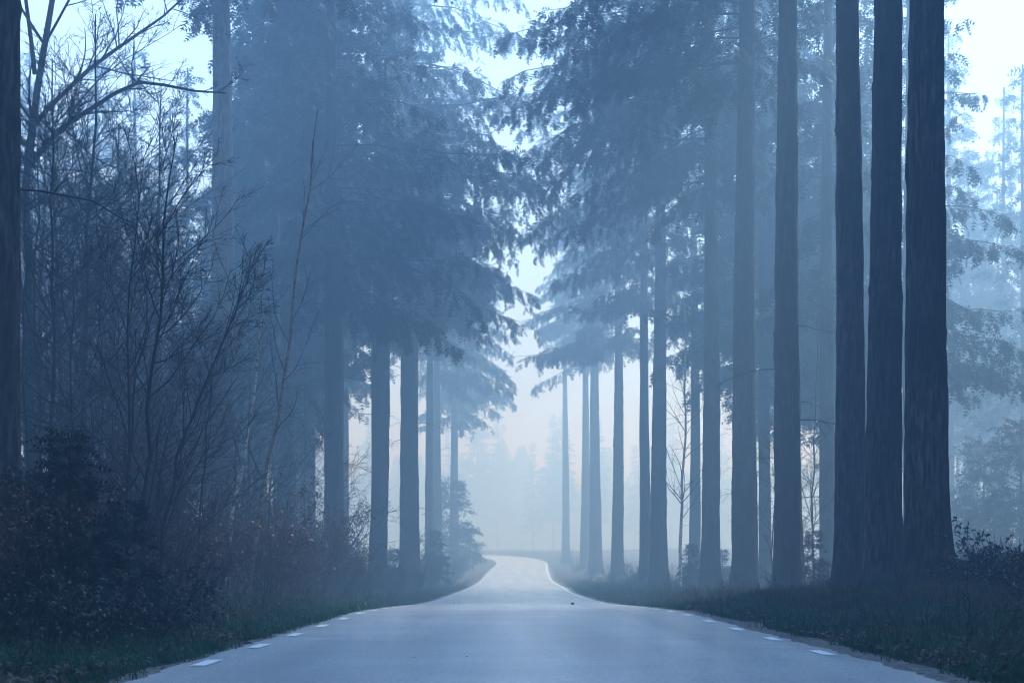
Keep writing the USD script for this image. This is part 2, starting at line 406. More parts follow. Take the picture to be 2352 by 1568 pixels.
def crown(rng, boughs, detail=3, dens=1.0, hang=0.5, spray=0.42, wood_sides=4, strand=1.0):
    """boughs: array of rows (z, azimuth, length, slope, x0, y0). Returns (foliage mesh, wood mesh)."""
    z0, az, L, sl, x0, y0 = np.asarray(boughs, float).T
    N, K = len(z0), 9
    t = np.linspace(0, 1, K)
    az_t = az[:, None] + 0.22 * rng.normal(size=(N, 1)) * t + 0.12 * rng.normal(size=(N, 1)) * np.sin(t * 5)
    step = L[:, None] / (K - 1)
    dx = np.cumsum(np.cos(az_t) * step, 1) - np.cos(az_t[:, :1]) * step
    dy = np.cumsum(np.sin(az_t) * step, 1) - np.sin(az_t[:, :1]) * step
    droop = rng.uniform(0.12, 0.42, (N, 1))
    dz = L[:, None] * (sl[:, None] * t - droop * t ** 2 + 0.10 * np.clip(t - 0.7, 0, 1) * rng.uniform(-0.5, 1.5, (N, 1)))
    P = np.stack([x0[:, None] + dx, y0[:, None] + dy, z0[:, None] + dz], -1)
    P += np.cumsum(rng.normal(size=(N, K, 3)), 1) * t[None, :, None] * (0.022 * L)[:, None, None]
    R = (0.006 + 0.0065 * L)[:, None] * np.linspace(1, 0.18, K)
    wood = [tubes(P, R, wood_sides)]
    # secondary twigs
    m = np.maximum((L * 6.0 * dens).astype(int), 4)
    idx = np.repeat(np.arange(N), m)
    n = len(idx)
    tt = rng.uniform(0.10, 1.0, n) ** 0.8
    x = tt * (K - 1); i = np.minimum(x.astype(int), K - 2); fr = (x - i)[:, None]
    base = P[idx, i] * (1 - fr) + P[idx, i + 1] * fr
    tan = unit(P[idx, i + 1] - P[idx, i])
    side = unit(np.cross(tan, [0, 0, 1.0])) * rng.choice([-1, 1], n)[:, None]
    d = unit(tan * rng.uniform(0.3, 1.0, (n, 1)) + side * rng.uniform(0.35, 1.1, (n, 1)) + np.array([0, 0, -1.0]) * rng.uniform(-0.55, 1.1, (n, 1)) * hang)
    ln = (0.34 + 0.23 * L[idx]) * (1.05 - 0.72 * tt) * rng.uniform(0.5, 1.35, n) * strand
    ks = 4
    pts = [base]
    for k in range(ks):
        d = unit(d + 0.16 * rng.normal(size=(n, 3)) + np.array([0, 0, -0.42 * hang]))
        pts.append(pts[-1] + d * (ln / ks)[:, None])
    C = np.stack(pts, 1)
    # sprays along every twig
    ms = np.maximum((ln / spray * 3.1).astype(int), 1) + 1
    jd = np.repeat(np.arange(n), ms)
    q = rng.uniform(0.05, 1.0, len(jd)) * ks
    ii = np.minimum(q.astype(int), ks - 1); ff = (q - ii)[:, None]
    O = C[jd, ii] * (1 - ff) + C[jd, ii + 1] * ff
    U = unit(unit(C[jd, ii + 1] - C[jd, ii]) + 0.45 * rng.normal(size=(len(jd), 3)) + np.array([0, 0, -0.25 * hang]))
    Sd = unit(np.cross(U, rng.normal(size=(len(jd), 3)) + np.array([0, 0, 1.2])))
    tv, tf = SPRAY[detail]
    fol = stamp(tv, tf, O, U, Sd, spray * rng.uniform(0.65, 1.3, len(jd)))
    return fol, join(wood)


def ring(rng, zs, z_top, Lmax, n, Lmin=0.6, power=0.8, bias=None, lean=(0, 0), H=34.0, slope=0.02):
    """Boughs for a crown from zs to z_top; bias = (azimuth, strength) stretches them to one side."""
    z = np.sort(rng.uniform(0, 1, n) ** 1.1) * (z_top - zs) + zs
    f = (z - zs) / (z_top - zs)
    prof = np.clip(np.minimum(1, 0.72 + 2.2 * f) * (1 - f) ** power, 0.05, 1)
    az = np.arange(n) * 2.39996 + rng.normal(0, 0.4, n)
    L = np.maximum(Lmax * prof * rng.uniform(0.6, 1.12, n), Lmin)
    if bias:
        L = L * (1 + bias[1] * np.cos(az - bias[0]))
    sl = slope + 0.32 * f + rng.normal(0, 0.13, n)
    return np.stack([z, az, L, sl, lean[0] * z / H, lean[1] * z / H], -1)


def conifer(name, label, loc, dia, H, zs, Lmax, n, seed, bias=None, lean=(0, 0), extra=(), split=None, detail=3, dens=1.2, hang=0.75, spray=0.44,
            near=True, group=None, stubs=0, mat="bark", needle="needle", power=0.8, top=None, flare=0.42, strand=1.0):
    rng = np.random.default_rng(seed)
    t = thing(name, label, "tree", loc, group)
    if near:
        tm = trunk_mesh(dia, H, rng, lean, sides=64, fine_top=min(17.0, H * 0.6), dz=0.15, seed=seed, flare=flare, bark=0.034)
    else:
        tm = trunk_mesh(dia, H, rng, lean, sides=14, fine_top=min(14.0, H * 0.5), dz=1.0, seed=seed, bark=0.03, flare=flare)
    part(t, "trunk", tm, M[mat], smooth=True)
    b = ring(rng, zs, top or H - 0.3, Lmax, n, bias=bias, lean=lean, H=H, power=power)
    if len(extra):
        e = np.array([(z, az, L, sl, lean[0] * z / H, lean[1] * z / H) for z, az, L, sl in extra])
        b = np.vstack([e, b])
    parts_f, parts_w = [], []
    if split is None:
        split = 1e9
    lo, hi = b[b[:, 0] < split], b[b[:, 0] >= split]
    if len(lo):
        f, w = crown(rng, lo, detail, dens, hang, spray, strand=strand)
        parts_f.append(f); parts_w.append(w)
    if len(hi):                                       # boughs far above the picture: same boughs, coarser shoots
        f, w = crown(rng, hi, 2, dens * 0.55, hang, spray * 1.8, 3)
        parts_f.append(f); parts_w.append(w)
    part(t, "crown", join(parts_f), M[needle])
    if stubs:
        zz = rng.uniform(2.5, zs, stubs); aa = rng.uniform(0, 6.28, stubs); ll = rng.uniform(0.4, 2.2, stubs)
        rr = dia / 2 * (1 - 0.86 * zz / H) * 0.9
        t5 = np.linspace(0, 1, 6)
        Pst = np.stack([(rr[:, None] + ll[:, None] * t5) * np.cos(aa[:, None] + 0.3 * t5) + (lean[0] * zz / H)[:, None],
                        (rr[:, None] + ll[:, None] * t5) * np.sin(aa[:, None] + 0.3 * t5) + (lean[1] * zz / H)[:, None],
                        zz[:, None] - 0.25 * ll[:, None] * t5 ** 2 + 0.05 * rng.normal(size=(stubs, 6)) * t5], -1)
        Rst = np.repeat((0.006 + 0.006 * ll)[:, None], 6, 1) * np.linspace(1, .4, 6)
        c2, r2 = grow(Pst, Rst, rng, 5, 55, 0.45, K=4, up=-0.12, rmin=0.004)
        c3, r3 = grow(c2, r2, rng, 3, 45, 0.5, K=3, up=-0.1, rmin=0.003)
        parts_w += [tubes(Pst, Rst, 4), tubes(c2, r2, 3), tubes(c3, r3, 3)]
    part(t, "branches", join(parts_w), M["twig"])
    return t


EAST, WEST, BACK = 0.0, math.pi, math.pi / 2
ZT = lambda d: 0.6 + 0.268 * d + 1.5                   # just above the picture at distance d

# ---- left row
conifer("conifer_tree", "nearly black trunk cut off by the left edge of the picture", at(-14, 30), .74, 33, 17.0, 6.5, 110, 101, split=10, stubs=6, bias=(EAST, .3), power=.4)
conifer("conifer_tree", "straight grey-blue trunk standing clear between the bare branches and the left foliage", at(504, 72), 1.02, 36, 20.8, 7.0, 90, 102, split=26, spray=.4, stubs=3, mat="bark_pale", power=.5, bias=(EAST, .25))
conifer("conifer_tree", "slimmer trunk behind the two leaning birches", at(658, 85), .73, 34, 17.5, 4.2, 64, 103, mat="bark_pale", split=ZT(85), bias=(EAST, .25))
conifer("conifer_tree", "dark trunk ending the brown thicket, boughs drooping low beside it", at(767, 78), .74, 35, 10.0, 4.4, 74, 104, split=ZT(78), spray=.34, strand=1.25, bias=(EAST, .3), hang=0.8,
        extra=[(10.2, -0.1, 4.6, -.05), (10.9, .5, 4.4, 0.0), (10.6, -.9, 3.6, 0), (10.4, 3.0, 3.2, .0), (12.0, .15, 5.2, .05), (13.2, -.4, 5.0, .08), (14.5, .4, 5.6, .05), (11.3, 2.4, 3.5, 0), (12.5, -2.4, 3.6, .05), (16, 0, 6.0, .1)])
conifer("conifer_tree", "stout hazy trunk left of the road whose longest boughs hang over it", at(866, 95), .82, 36, 13.6, 5.0, 78, 105, split=ZT(95), spray=.34, strand=1.25, bias=(EAST, .42), hang=0.95, lean=(.9, 0),
        extra=[(19.2, -.05, 8.6, .02), (18.3, -.28, 8.0, .0), (18.7, .3, 7.4, .05), (17.2, .1, 7.2, .0), (21.0, .0, 6.6, .1), (16.4, -.35, 6.4, .02), (16.4, .4, 5.6, -.02), (15.2, -.1, 5.2, .0), (20.0, -.6, 7, .02), (14.2, .2, 4.4, .05)])
conifer("conifer_tree", "stoutest hazy trunk left of the road, flaring at its foot beside pale undergrowth", at(940, 112), 1.1, 36, 14.4, 5.4, 78, 106, split=ZT(112), spray=.34, strand=1.25, bias=(EAST, .35), hang=0.8,
        extra=[(14.4, -.1, 4.2, .0), (15, .4, 5.0, .0), (14.8, -.9, 4.2, .0), (16.5, 0, 6.5, .02), (22.5, 0.1, 7, .05), (25, -.2, 6.5, .05), (27, .1, 7.2, .0), (28.5, -.5, 6.4, .05), (30, .3, 6.8, .05), (31.5, 0, 6.0, .1), (24, .5, 6.6, 0), (33, -.2, 5.4, .1)])
conifer("conifer_tree", "faint thin trunk just right of the stoutest left trunk", at(988, 150), .7, 35, 15.0, 4.0, 54, 107, near=False, bias=(EAST, .4), spray=.55)
conifer("conifer_tree", "thin hazy trunk between the slimmer trunk and the dark trunk on the left", at(699, 106), .56, 31, 9.5, 3.6, 60, 108, near=False, stubs=14, split=ZT(106))
# ---- right row
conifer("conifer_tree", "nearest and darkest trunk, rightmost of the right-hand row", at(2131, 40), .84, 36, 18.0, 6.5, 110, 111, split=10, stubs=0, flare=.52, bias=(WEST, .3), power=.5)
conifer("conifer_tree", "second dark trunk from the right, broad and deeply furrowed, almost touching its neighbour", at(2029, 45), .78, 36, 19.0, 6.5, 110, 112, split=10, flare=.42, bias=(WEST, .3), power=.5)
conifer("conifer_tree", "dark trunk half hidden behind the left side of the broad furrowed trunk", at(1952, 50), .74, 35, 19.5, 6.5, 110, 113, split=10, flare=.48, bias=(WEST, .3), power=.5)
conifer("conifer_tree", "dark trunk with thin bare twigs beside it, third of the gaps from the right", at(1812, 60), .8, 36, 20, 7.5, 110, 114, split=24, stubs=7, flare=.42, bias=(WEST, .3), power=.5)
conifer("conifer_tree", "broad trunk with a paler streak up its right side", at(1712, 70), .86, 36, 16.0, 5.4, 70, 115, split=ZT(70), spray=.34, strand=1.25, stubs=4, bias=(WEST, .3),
        extra=[(18.6, 3.0, 6.6, .05), (19.5, 3.4, 6.8, .1), (18.2, 2.7, 5.8, .02), (17.0, 3.3, 4.8, 0)])
conifer("conifer_tree", "slender trunk carrying teal boughs that reach left over the road", at(1631, 84), .74, 36, 15.4, 5.2, 100, 116, split=ZT(84) + 3, spray=.34, strand=1.2, bias=(WEST, .35), hang=.75, dens=1.4,
        
        extra=[(19.8, 3.1, 7.8, .05), (18.2, 3.3, 7.0, .05), (18.9, 2.8, 7.0, .05), (17.0, 3.0, 5.8, .0), (21.2, 3.15, 7.6, .05), (20.3, 3.5, 7.2, .0), (22.5, 3.2, 7.4, .0), (21.6, 2.8, 7.0, .0), (20.6, 2.6, 6.4, .0), (18.0, 2.95, 6.2, .0), (23.5, 3.4, 7.0, .0), (19.2, 3.6, 6.4, .0)])
conifer("conifer_tree", "grey-blue trunk right of the road, front one of an overlapping pair", at(1514, 112), .9, 36, 17.0, 5.0, 64, 117, split=ZT(112), spray=.34, strand=1.25, bias=(WEST, .35), extra=[(20.0, 3.1, 7.0, -.18), (22.0, 3.3, 7.5, -.15), (17.8, 2.9, 6.2, -.1)])
conifer("conifer_tree", "hazier trunk peeking out on the left of the overlapping pair right of the road", at(1483, 124), .7, 35, 15.5, 5.0, 64, 118, near=False, bias=(WEST, .3), spray=.5, extra=[(24, 3.1, 7.4, .0), (26, 3.4, 7.0, .05), (27.5, 2.9, 6.8, .05), (29, 3.2, 6.8, .1), (30.5, 3.0, 6.2, .1), (22.5, 3.3, 7, -.05), (32, 3.2, 5.4, .1)])
conifer("conifer_tree", "slim hazy trunk standing alone right of the far road, under a low crown", at(1418, 150), .88, 35, 15.5, 5.4, 84, 119, near=True, bias=(WEST, .4), spray=.5, extra=[(16.6, 3.1, 5.2, -.08), (17, 2.6, 5, 0), (16.4, 3.7, 4.6, -.05), (16.2, 0.2, 4, -.1), (16.8, -.6, 4, -.1)])
conifer("conifer_tree", "broad pale trunk in the fog right of the far road", at(1368, 184), 1.16, 37, 18.5, 5.2, 66, 120, near=False, bias=(WEST, .4), spray=.6)
conifer("conifer_tree", "paler narrow trunk touching the left side of the broad pale trunk", at(1343, 208), .95, 37, 19.5, 5.2, 64, 121, near=False, bias=(WEST, .35), spray=.6)
conifer("conifer_tree", "very faint trunk right of the road where it swings left", at(1299, 246), .95, 38, 24, 3.4, 44, 126, near=False, spray=.65)
conifer("conifer_tree", "pale conifer left of the far road whose misty boughs reach toward the gap", at(1006, 172), .8, 37, 15.5, 6.0, 84, 127, near=False, bias=(EAST, .35), spray=.55, hang=.9)
conifer("conifer_tree", "paler conifer behind the misty boughs left of the far road", at(1046, 222), .9, 38, 17, 6.2, 80, 128, near=False, bias=(EAST, .35), spray=.65, hang=.9)
# ---- second rank on the right
conifer("conifer_tree", "shaded trunk seen in the gap left of the half hidden dark trunk", at(1903, 80), .66, 34, 9.6, 4.0, 84, 122, near=False, stubs=16, split=ZT(80))
conifer("conifer_tree", "dim trunk showing to the right of the broad streaked trunk", at(1757, 96), .6, 34, 10.5, 4.2, 84, 123, near=False, stubs=12, split=ZT(96), hang=.7)
conifer("conifer_tree", "hazy trunk left of the slender teal-boughed trunk, beside a young birch", at(1595, 132), .76, 34, 13.0, 4.6, 84, 124, near=False, spray=.5, stubs=8)
conifer("conifer_tree", "trunk glimpsed behind the nearest trunk, its pale boughs spreading at the far right", at(2088, 92), .5, 33, 9.2, 5.2, 84, 125, near=False, split=ZT(92), bias=(EAST, .2), hang=.8, detail=3,
        extra=[(11.0, -.1, 5.4, .0), (10.2, .4, 4.8, -.05), (14.5, .0, 5.0, .1), (9.6, -.5, 4.4, 0)])

# ---- background conifers, instanced from a few whole trees
protos = []
g_far = "conifers fading into the fog"
specs = [(.62, 32, 8.5, 4.4, 130, 1.15), (.7, 34, 11.0, 5.0, 125, 1.15), (.5, 28, 6.0, 3.8, 92, .85), (.8, 36, 14.0, 5.2, 105, 1.1)]
bgs = [  # px, distance, prototype, label; the first of each prototype is the prototype itself
    (585, 104, 0, "conifer filling the gap between the straight grey-blue trunk and the slimmer trunk"),
    (1708, 118, 1, "conifer whose hazy foliage spreads out behind the broad streaked trunk"),
    (432, 118, 2, "thin-stemmed conifer with open layered boughs left of the straight grey-blue trunk"),
    (1040, 205, 3, "faint conifer on the left verge where the road narrows"),
    (1818, 112, 0, "conifer behind the gap with bare twigs between the dark right trunks"),
    (1935, 128, 1, "conifer mostly hidden behind the half hidden dark trunk"),
    (640, 128, 1, None), (540, 140, 0, None),     (470, 165, 2, None), (360, 150, 2, None),  
    (600, 96, 1, None), (640, 112, 0, None), (710, 120, 1, None), (690, 142, 1, None), (560, 124, 0, None), (790, 140, 3, None),
    (872, 100, 3, None), (944, 118, 3, None), (769, 83, 3, None), (660, 92, 3, None),
    (160, 140, 2, None), (310, 125, 2, None), (225, 150, 1, None), (70, 150, 1, None), (390, 140, 2, None), (2305, 150, 1, None), (2350, 128, 2, None), (2225, 172, 3, None),
    (1716, 102, 1, None), (1960, 96, 1, None), (1900, 98, 0, None), (2000, 135, 0, None),
    (2290, 165, 2, "pale conifer silhouette far out on the right"), (2200, 190, 2, None), (2345, 185, 0, None), (2245, 205, 1, None), (2180, 150, 1, None), (250, 190, 2, None), (120, 170, 2, None),
]
rb = np.random.default_rng(77)
pro = {}
for px, d, k, lab in bgs:
    loc = at(px, d)
    if k not in pro:
        dia, H, zs, Lm, n, den = specs[k]
        pro[k] = conifer("hazy_conifer", lab, loc, dia, H, zs, Lm, n, 300 + k, near=False, spray=.55, dens=den, stubs=10, hang=.6, mat="bark_far")
        continue
    if lab is None:
        lab = "faint conifer in the fog beyond the bend of the road" if d > 240 else ("hazy conifer behind the right-hand row of trunks" if px > CX else "hazy conifer behind the left-hand row of trunks")
        g = g_far + (" beyond the bend" if d > 240 else (" right of the road" if px > CX else " left of the road"))
    else:
        g = None
    sc = rb.uniform(.88, 1.12)
    wide = .8 if d > 240 else 1.0                       # the last trees are slimmer
    copy(pro[k], loc, rb.uniform(0, 360), (wide * sc * rb.uniform(.95, 1.1), wide * sc * rb.uniform(.95, 1.1), sc), lab, g)

for k in range(46):                                    # the wood that closes the view past the bend, all but lost in the fog
    x, y = -120 + 240 * (k + rb.uniform(0, 1)) / 46, rb.uniform(440, 500)
    sc = rb.uniform(.7, 1.1)
    copy(pro[(0, 1, 0, 2)[k % 4]], np.array([x, y, float(gz(np.array([x]), np.array([y]))[0])]), rb.uniform(0, 360), (sc * 1.15, sc * 1.15, sc), "barely visible conifer in the wood that closes the view past the bend", "conifers closing the view past the bend")
rn = np.random.default_rng(55)                         # the same forest goes on beside and behind the viewpoint
for row, yy in enumerate(np.arange(-48, 118, 6.2)):
    for sd in (-1, 1):
        for k in range(-1, 3):
            if k < 0 and yy > -12:
                continue
            if yy > (74 if sd > 0 else 75):
                continue
            x = 5.6 if k < 0 else max(0.262 * max(yy, 0) + 6.2, 9.4) + 6.0 * k + rn.uniform(-.8, .8)
            y = yy + rn.uniform(-2, 2)
            sc = rn.uniform(.95, 1.12)
            copy(pro[max(row + k, 0) % 2 if k >= 0 else row % 2], np.array([sd * x, y, float(gz(np.array([sd * x]), np.array([y]))[0])]), rn.uniform(0, 360), (sc * 1.25, sc * 1.25, sc), "tall conifer of the forest beside the near road, outside the picture", "conifers beside and behind the viewpoint")

def far_wood():
    """The far edge of the wood: rows of simple pointed crowns, beyond what the fog lets one tell apart."""
    r = np.random.default_rng(66)
    ms = []
    for ang in np.linspace(-math.pi * .98, math.pi * .98, 460):
        for k in range(4):
            rad = 392 + 9 * k + r.uniform(-4, 4) + r.uniform(-10, 10)
            x, y = rad * math.sin(ang) * .98, 150 + rad * math.cos(ang)
            if y < -40:
                continue
            h, w = r.uniform(13, 33), r.uniform(2.6, 5.2)
            z0 = float(gz(np.array([x]), np.array([y]))[0])
            n = 7
            th = np.arange(n) * 2 * math.pi / n
            zz = np.array([-.03, .16, .3, .34, .5, .56, .72, .8, .93]) * h
            rr = np.array([.9, 1, .95, .9, .85, .78, .62, .5, .16]) * w
            R = rr[:, None] * (1 + .22 * r.normal(size=(len(zz), n)))
            V = np.stack([x + R * np.cos(th), y + R * np.sin(th), z0 + zz[:, None] + 0.5 * r.normal(size=R.shape)], -1).reshape(-1, 3)
            i, j = np.meshgrid(np.arange(len(zz) - 1), np.arange(n), indexing="ij")
            a = i * n + j; b = i * n + (j + 1) % n
            q = np.stack([a, b, b + n, a + n], -1).reshape(-1, 4)
            ms.append((V, np.vstack([q[:, [0, 1, 2]], q[:, [0, 2, 3]]])))
    return join(ms)


tag(usdkit.mesh(stage, "/World/distant_forest", far_wood(), M["needle"]).GetPrim(), "far edge of the wood dissolving into the fog", "forest", kind="stuff")


# ------------------------------------------------------------------ broad-leaved trees, birches, shrubs
def stems_poly(rng, base, tops, r0, K=9, wob=.03):
    """Stems through the given points: tops is a list of lists of points (from foot to tip)."""
    Ps, Rs = [], []
    for pts, r in zip(tops, r0):
        p = np.array(pts, float)
        s = np.concatenate([[0], np.cumsum(np.linalg.norm(np.diff(p, axis=0), axis=1))])
        c = PchipInterpolator(s, p)(np.linspace(0, s[-1], K))
        c[1:] += wob * rng.normal(size=(K - 1, 3)) * s[-1] / 10
        Ps.append(c); Rs.append(r * np.linspace(1, .22, K))
    return np.array(Ps) - base, np.array(Rs)


def pt(px, py, d):
    return ((px - CX) / F * d, d, ZC + (HOR - py) / F * d)


LEAF_V = np.array([(0, 0, 0), (.35, .24, .05), (.72, .2, .03), (1, 0, -.08), (.72, -.2, .05), (.35, -.24, .02)])
LEAF_F = np.array([(0, 1, 5), (1, 2, 5), (2, 4, 5), (2, 3, 4)])


def leaves_on(C, rng, per, size, droop=.5):
    n, K, _ = C.shape
    jd = np.repeat(np.arange(n), per)
    q = rng.uniform(.3, 1, len(jd)) * (K - 1); i = np.minimum(q.astype(int), K - 2); f = (q - i)[:, None]
    O = C[jd, i] * (1 - f) + C[jd, i + 1] * f
    U = unit(rng.normal(size=(len(jd), 3)) + np.array([0, 0, -droop]))
    Sd = unit(np.cross(U, rng.normal(size=(len(jd), 3))))
    return stamp(LEAF_V, LEAF_F, O, U, Sd, size * rng.uniform(.6, 1.3, len(jd)))


# bare beech behind the left edge trunk
rng = np.random.default_rng(11)
D = 54
base = at(78, D)
b = thing("bare_tree", "bare broad-leaved tree with long rising limbs just right of the left edge trunk", "tree", base)
foot = tuple(base - [0, 0, .3])
P0, R0 = stems_poly(rng, base, [
    [foot, pt(70, 900, D), pt(66, 420, D), pt(92, 120, D), pt(125, -60, D), pt(150, -500, D)],
    [pt(66, 385, D), pt(140, 300, D - .5), pt(230, 235, D - 1), pt(320, 188, D - 1.5), pt(420, 205, D - 2), pt(520, 215, D - 2)],
    [pt(70, 300, D), pt(170, 190, D + 1), pt(300, 90, D + 1.5), pt(400, 15, D + 2), pt(480, -60, D + 2)],
    [pt(68, 590, D), pt(150, 510, D - 1), pt(260, 440, D - 2), pt(360, 360, D - 2)],
    [pt(66, 700, D), pt(170, 640, D + 1), pt(250, 540, D + 2), pt(420, 480, D + 2.5)],
    [pt(80, 170, D), pt(60, 0, D - 1), pt(20, -200, D - 2), pt(0, -400, D - 2)],
    [pt(66, 480, D), pt(180, 450, D + 1), pt(280, 490, D + 2), pt(400, 560, D + 2)],
    [pt(68, 820, D), pt(180, 720, D - 1), pt(300, 700, D - 2), pt(430, 640, D - 2)],
], [.17, .085, .075, .05, .055, .06, .05, .05])
part(b, "trunk", tubes(P0[:1], R0[:1], 12), M["bark_far"], smooth=True)
for k in range(1, 8):
    part(b, "limb", tubes(P0[k:k + 1], R0[k:k + 1], 8), M["bark_far"], smooth=True)
C1, R1 = grow(P0, R0, rng, 13, 48, .42, K=7, wob=.13, up=.03, thin=.5, rmin=.012)
C2, R2 = grow(C1, R1, rng, 8, 45, .5, K=5, wob=.13, up=.0, rmin=.007)
C3, R3 = grow(C2, R2, rng, 5, 42, .5, K=4, wob=.12, up=0, rmin=.005)
part(b, "twigs", join([tubes(C1, R1, 5), tubes(C2, R2, 3), tubes(C3, R3, 3)]), M["twig"])
part(b, "dead_leaves", leaves_on(C3[::9], rng, 1, .09), M["beech"])

# more bare trees in the left thicket
def bare_tree(label, px, d, H, r, seed, n1=22, spread=42, leafy=0, thick=.005, pale=False, name="bare_tree", group=None, lean=(0, 0)):
    rng = np.random.default_rng(seed)
    base = at(px, d)
    t = thing(name, label, "tree", base, group)
    z = np.linspace(-.3, H, 12)
    P = np.stack([lean[0] * (np.clip(z, 0, None) / H) ** 1.2 * H + np.cumsum(rng.normal(0, .05, 12)), lean[1] * z + np.cumsum(rng.normal(0, .05, 12)), z], -1)[None]
    P[0, :, :2] -= P[0, 0, :2]
    R = r * np.linspace(1, .15, 12)[None]
    part(t, "trunk", tubes(P, R, 8), M["twig"], smooth=True)
    c1, r1 = grow(P, R, rng, n1, spread, .42, K=7, tmin=.12, wob=.1, up=.06, thin=.5, tp=.75, rmin=thick * 1.6)
    c2, r2 = grow(c1, r1, rng, 9, 42, .5, K=5, wob=.12, up=.03, rmin=thick)
    c3, r3 = grow(c2, r2, rng, 4, 40, .55, K=4, wob=.12, up=0, rmin=thick * .8)
    part(t, "twigs", join([tubes(c1, r1, 4), tubes(c2, r2, 3), tubes(c3, r3, 3)]), M["twig"])
    if pale:
        part(t, "pale_twigs", tubes(*grow(c1, r1, rng, 2, 45, .45, K=6, wob=.2, rmin=.004), 3), M["twig_pale"])
    if leafy:
        part(t, "dead_leaves", leaves_on(c3, rng, leafy, .09), M["beech"])
    return t


bare_tree("dark slender sapling with a kinked stem near the left edge", 268, 30, 6.2, .032, 21, lean=(.05, 0), name="bare_sapling", pale=True)
bare_tree("dark forked sapling whose stem rises highest in the left thicket", 338, 29, 6.4, .042, 22, lean=(.07, 0), name="bare_sapling", n1=26, pale=True)
bare_tree("dark sapling leaning right with long rising branches across the straight grey-blue trunk", 345, 31, 5.2, .036, 23, lean=(.3, .05), name="bare_sapling", n1=24, spread=30)
bare_tree("low bare sapling between the forked sapling and the birches", 452, 36, 4.6, .028, 24, name="bare_sapling", lean=(.1, 0), pale=True)
T1 = bare_tree("bare tree tangled behind the saplings in the left thicket", 205, 47, 12.5, .085, 25, n1=46, spread=52, thick=.008)
T2 = bare_tree("spreading bare tree behind the forked sapling", 360, 58, 13.5, .09, 26, n1=50, spread=56, thick=.009)
T3 = bare_tree("bare tree low behind the left edge trunk", 120, 40, 9.0, .06, 28, n1=40, spread=58, thick=.007)
bare_tree("bare shrubby tree at the right end of the left thicket, its twigs against the fog", 745, 80, 7.2, .07, 27, n1=44, spread=62, thick=.009)
bare_tree("bare bush-like tree in front of the slimmer left trunk", 575, 62, 8.0, .06, 29, n1=40, spread=55, thick=.008)
bare_tree("bare twiggy tree behind the gap between the dark right trunks", 1868, 72, 9.5, .04, 30, n1=34, spread=50, pale=True, thick=.006)
bare_tree("thin bare sapling right of the broad streaked trunk", 1772, 66, 5.0, .03, 31, n1=26, spread=60, name="bare_sapling", thick=.006)
for px, d, k, sc in [(150, 52, 1, 1.0), (260, 55, 0, 1.0), (80, 62, 1, 1.1), (300, 66, 0, 1.15), (420, 64, 1, .85), (190, 70, 1, 1.2), (340, 76, 0, 1.2), (90, 48, 2, 1.1), (230, 42, 2, .8), (300, 44, 2, .75), (400, 50, 2, .8), (470, 56, 2, .75), (520, 66, 2, .85), (620, 74, 2, .9), (700, 84, 2, .9), (140, 84, 1, 1.4), (260, 90, 0, 1.4), (400, 86, 0, 1.0), (55, 80, 0, 1.3), (60, 44, 2, .9), (170, 36, 2, .6), (480, 84, 0, .9)]:
    copy((T1, T2, T3)[k], at(px, d), rb.uniform(0, 360), (sc, sc, sc * rb.uniform(.9, 1.05)), "bare leafless tree in the tangle of twigs on the left", "leafless trees of the left thicket")


def birch(label, pts, d, r, seed, mat="birch", twigs=14):
    rng = np.random.default_rng(seed)
    base = at(pts[0][0], d)
    t = thing("birch_tree", label, "birch", base)
    P, R = stems_poly(rng, base, [[tuple(base - [0, 0, .2])] + [pt(x, y, d) for x, y in pts[1:]]], [r], K=14, wob=.02)
    part(t, "trunk", tubes(P, R, 10), M[mat], smooth=True)
    c1, r1 = grow(P, R, rng, twigs, 42, .22, K=6, tmin=.25, wob=.12, up=.06, thin=.4, rmin=.006)
    c2, r2 = grow(c1, r1, rng, 5, 40, .5, K=4, wob=.12, up=-.02, rmin=.004)
    part(t, "twigs", join([tubes(c1, r1, 4), tubes(c2, r2, 3)]), M["twig"])


birch("pale mottled birch leaning right in front of the left trunks", [(512, 1300), (535, 1180), (552, 1080), (575, 960), (588, 850), (598, 745), (604, 640)], 42, .046, 41)
birch("tan-barked birch leaning right, taller than the pale one beside it", [(568, 1310), (592, 1190), (612, 1080), (640, 960), (662, 800), (684, 600), (712, 400), (730, 250)], 43, .05, 42, "birch_brown")
birch("spindly young birch with white-flecked stem right of the road", [(1562, 1330), (1564, 1220), (1567, 1100), (1576, 980), (1574, 850), (1573, 700)], 96, .085, 43, twigs=34)
birch("thin crooked birch sapling low in the left thicket", [(318, 1290), (322, 1180), (332, 1080), (340, 980), (352, 900)], 34, .02, 44, "birch_brown")


# ---- shrubs
def shrub_mesh(rng, n, h, spread, m2=7, m3=5, per=2, leaf=.07, rmin=.0035, up=.1):
    az = rng.uniform(0, 6.28, n); tl = rng.uniform(.1, spread, n); hh = h * rng.uniform(.55, 1.1, n)
    t = np.linspace(0, 1, 7)
    P = np.stack([(.25 * np.cos(az))[:, None] + (np.cos(az) * tl)[:, None] * hh[:, None] * t ** 1.3, (.25 * np.sin(az))[:, None] + (np.sin(az) * tl)[:, None] * hh[:, None] * t ** 1.3, hh[:, None] * t - .1], -1)
    P[:, 1:] += .03 * h * rng.normal(size=(n, 6, 3)) * .6
    R = np.repeat((.006 + .004 * hh)[:, None], 7, 1) * np.linspace(1, .3, 7)
    c1, r1 = grow(P, R, rng, m2, 45, .5, K=5, tmin=.15, up=up, rmin=rmin)
    c2, r2 = grow(c1, r1, rng, m3, 45, .55, K=4, up=0, rmin=rmin)
    tw = join([tubes(P, R, 4), tubes(c1, r1, 3), tubes(c2, r2, 3)])
    lv = leaves_on(c2, rng, per, leaf) if per else None
    return tw, lv


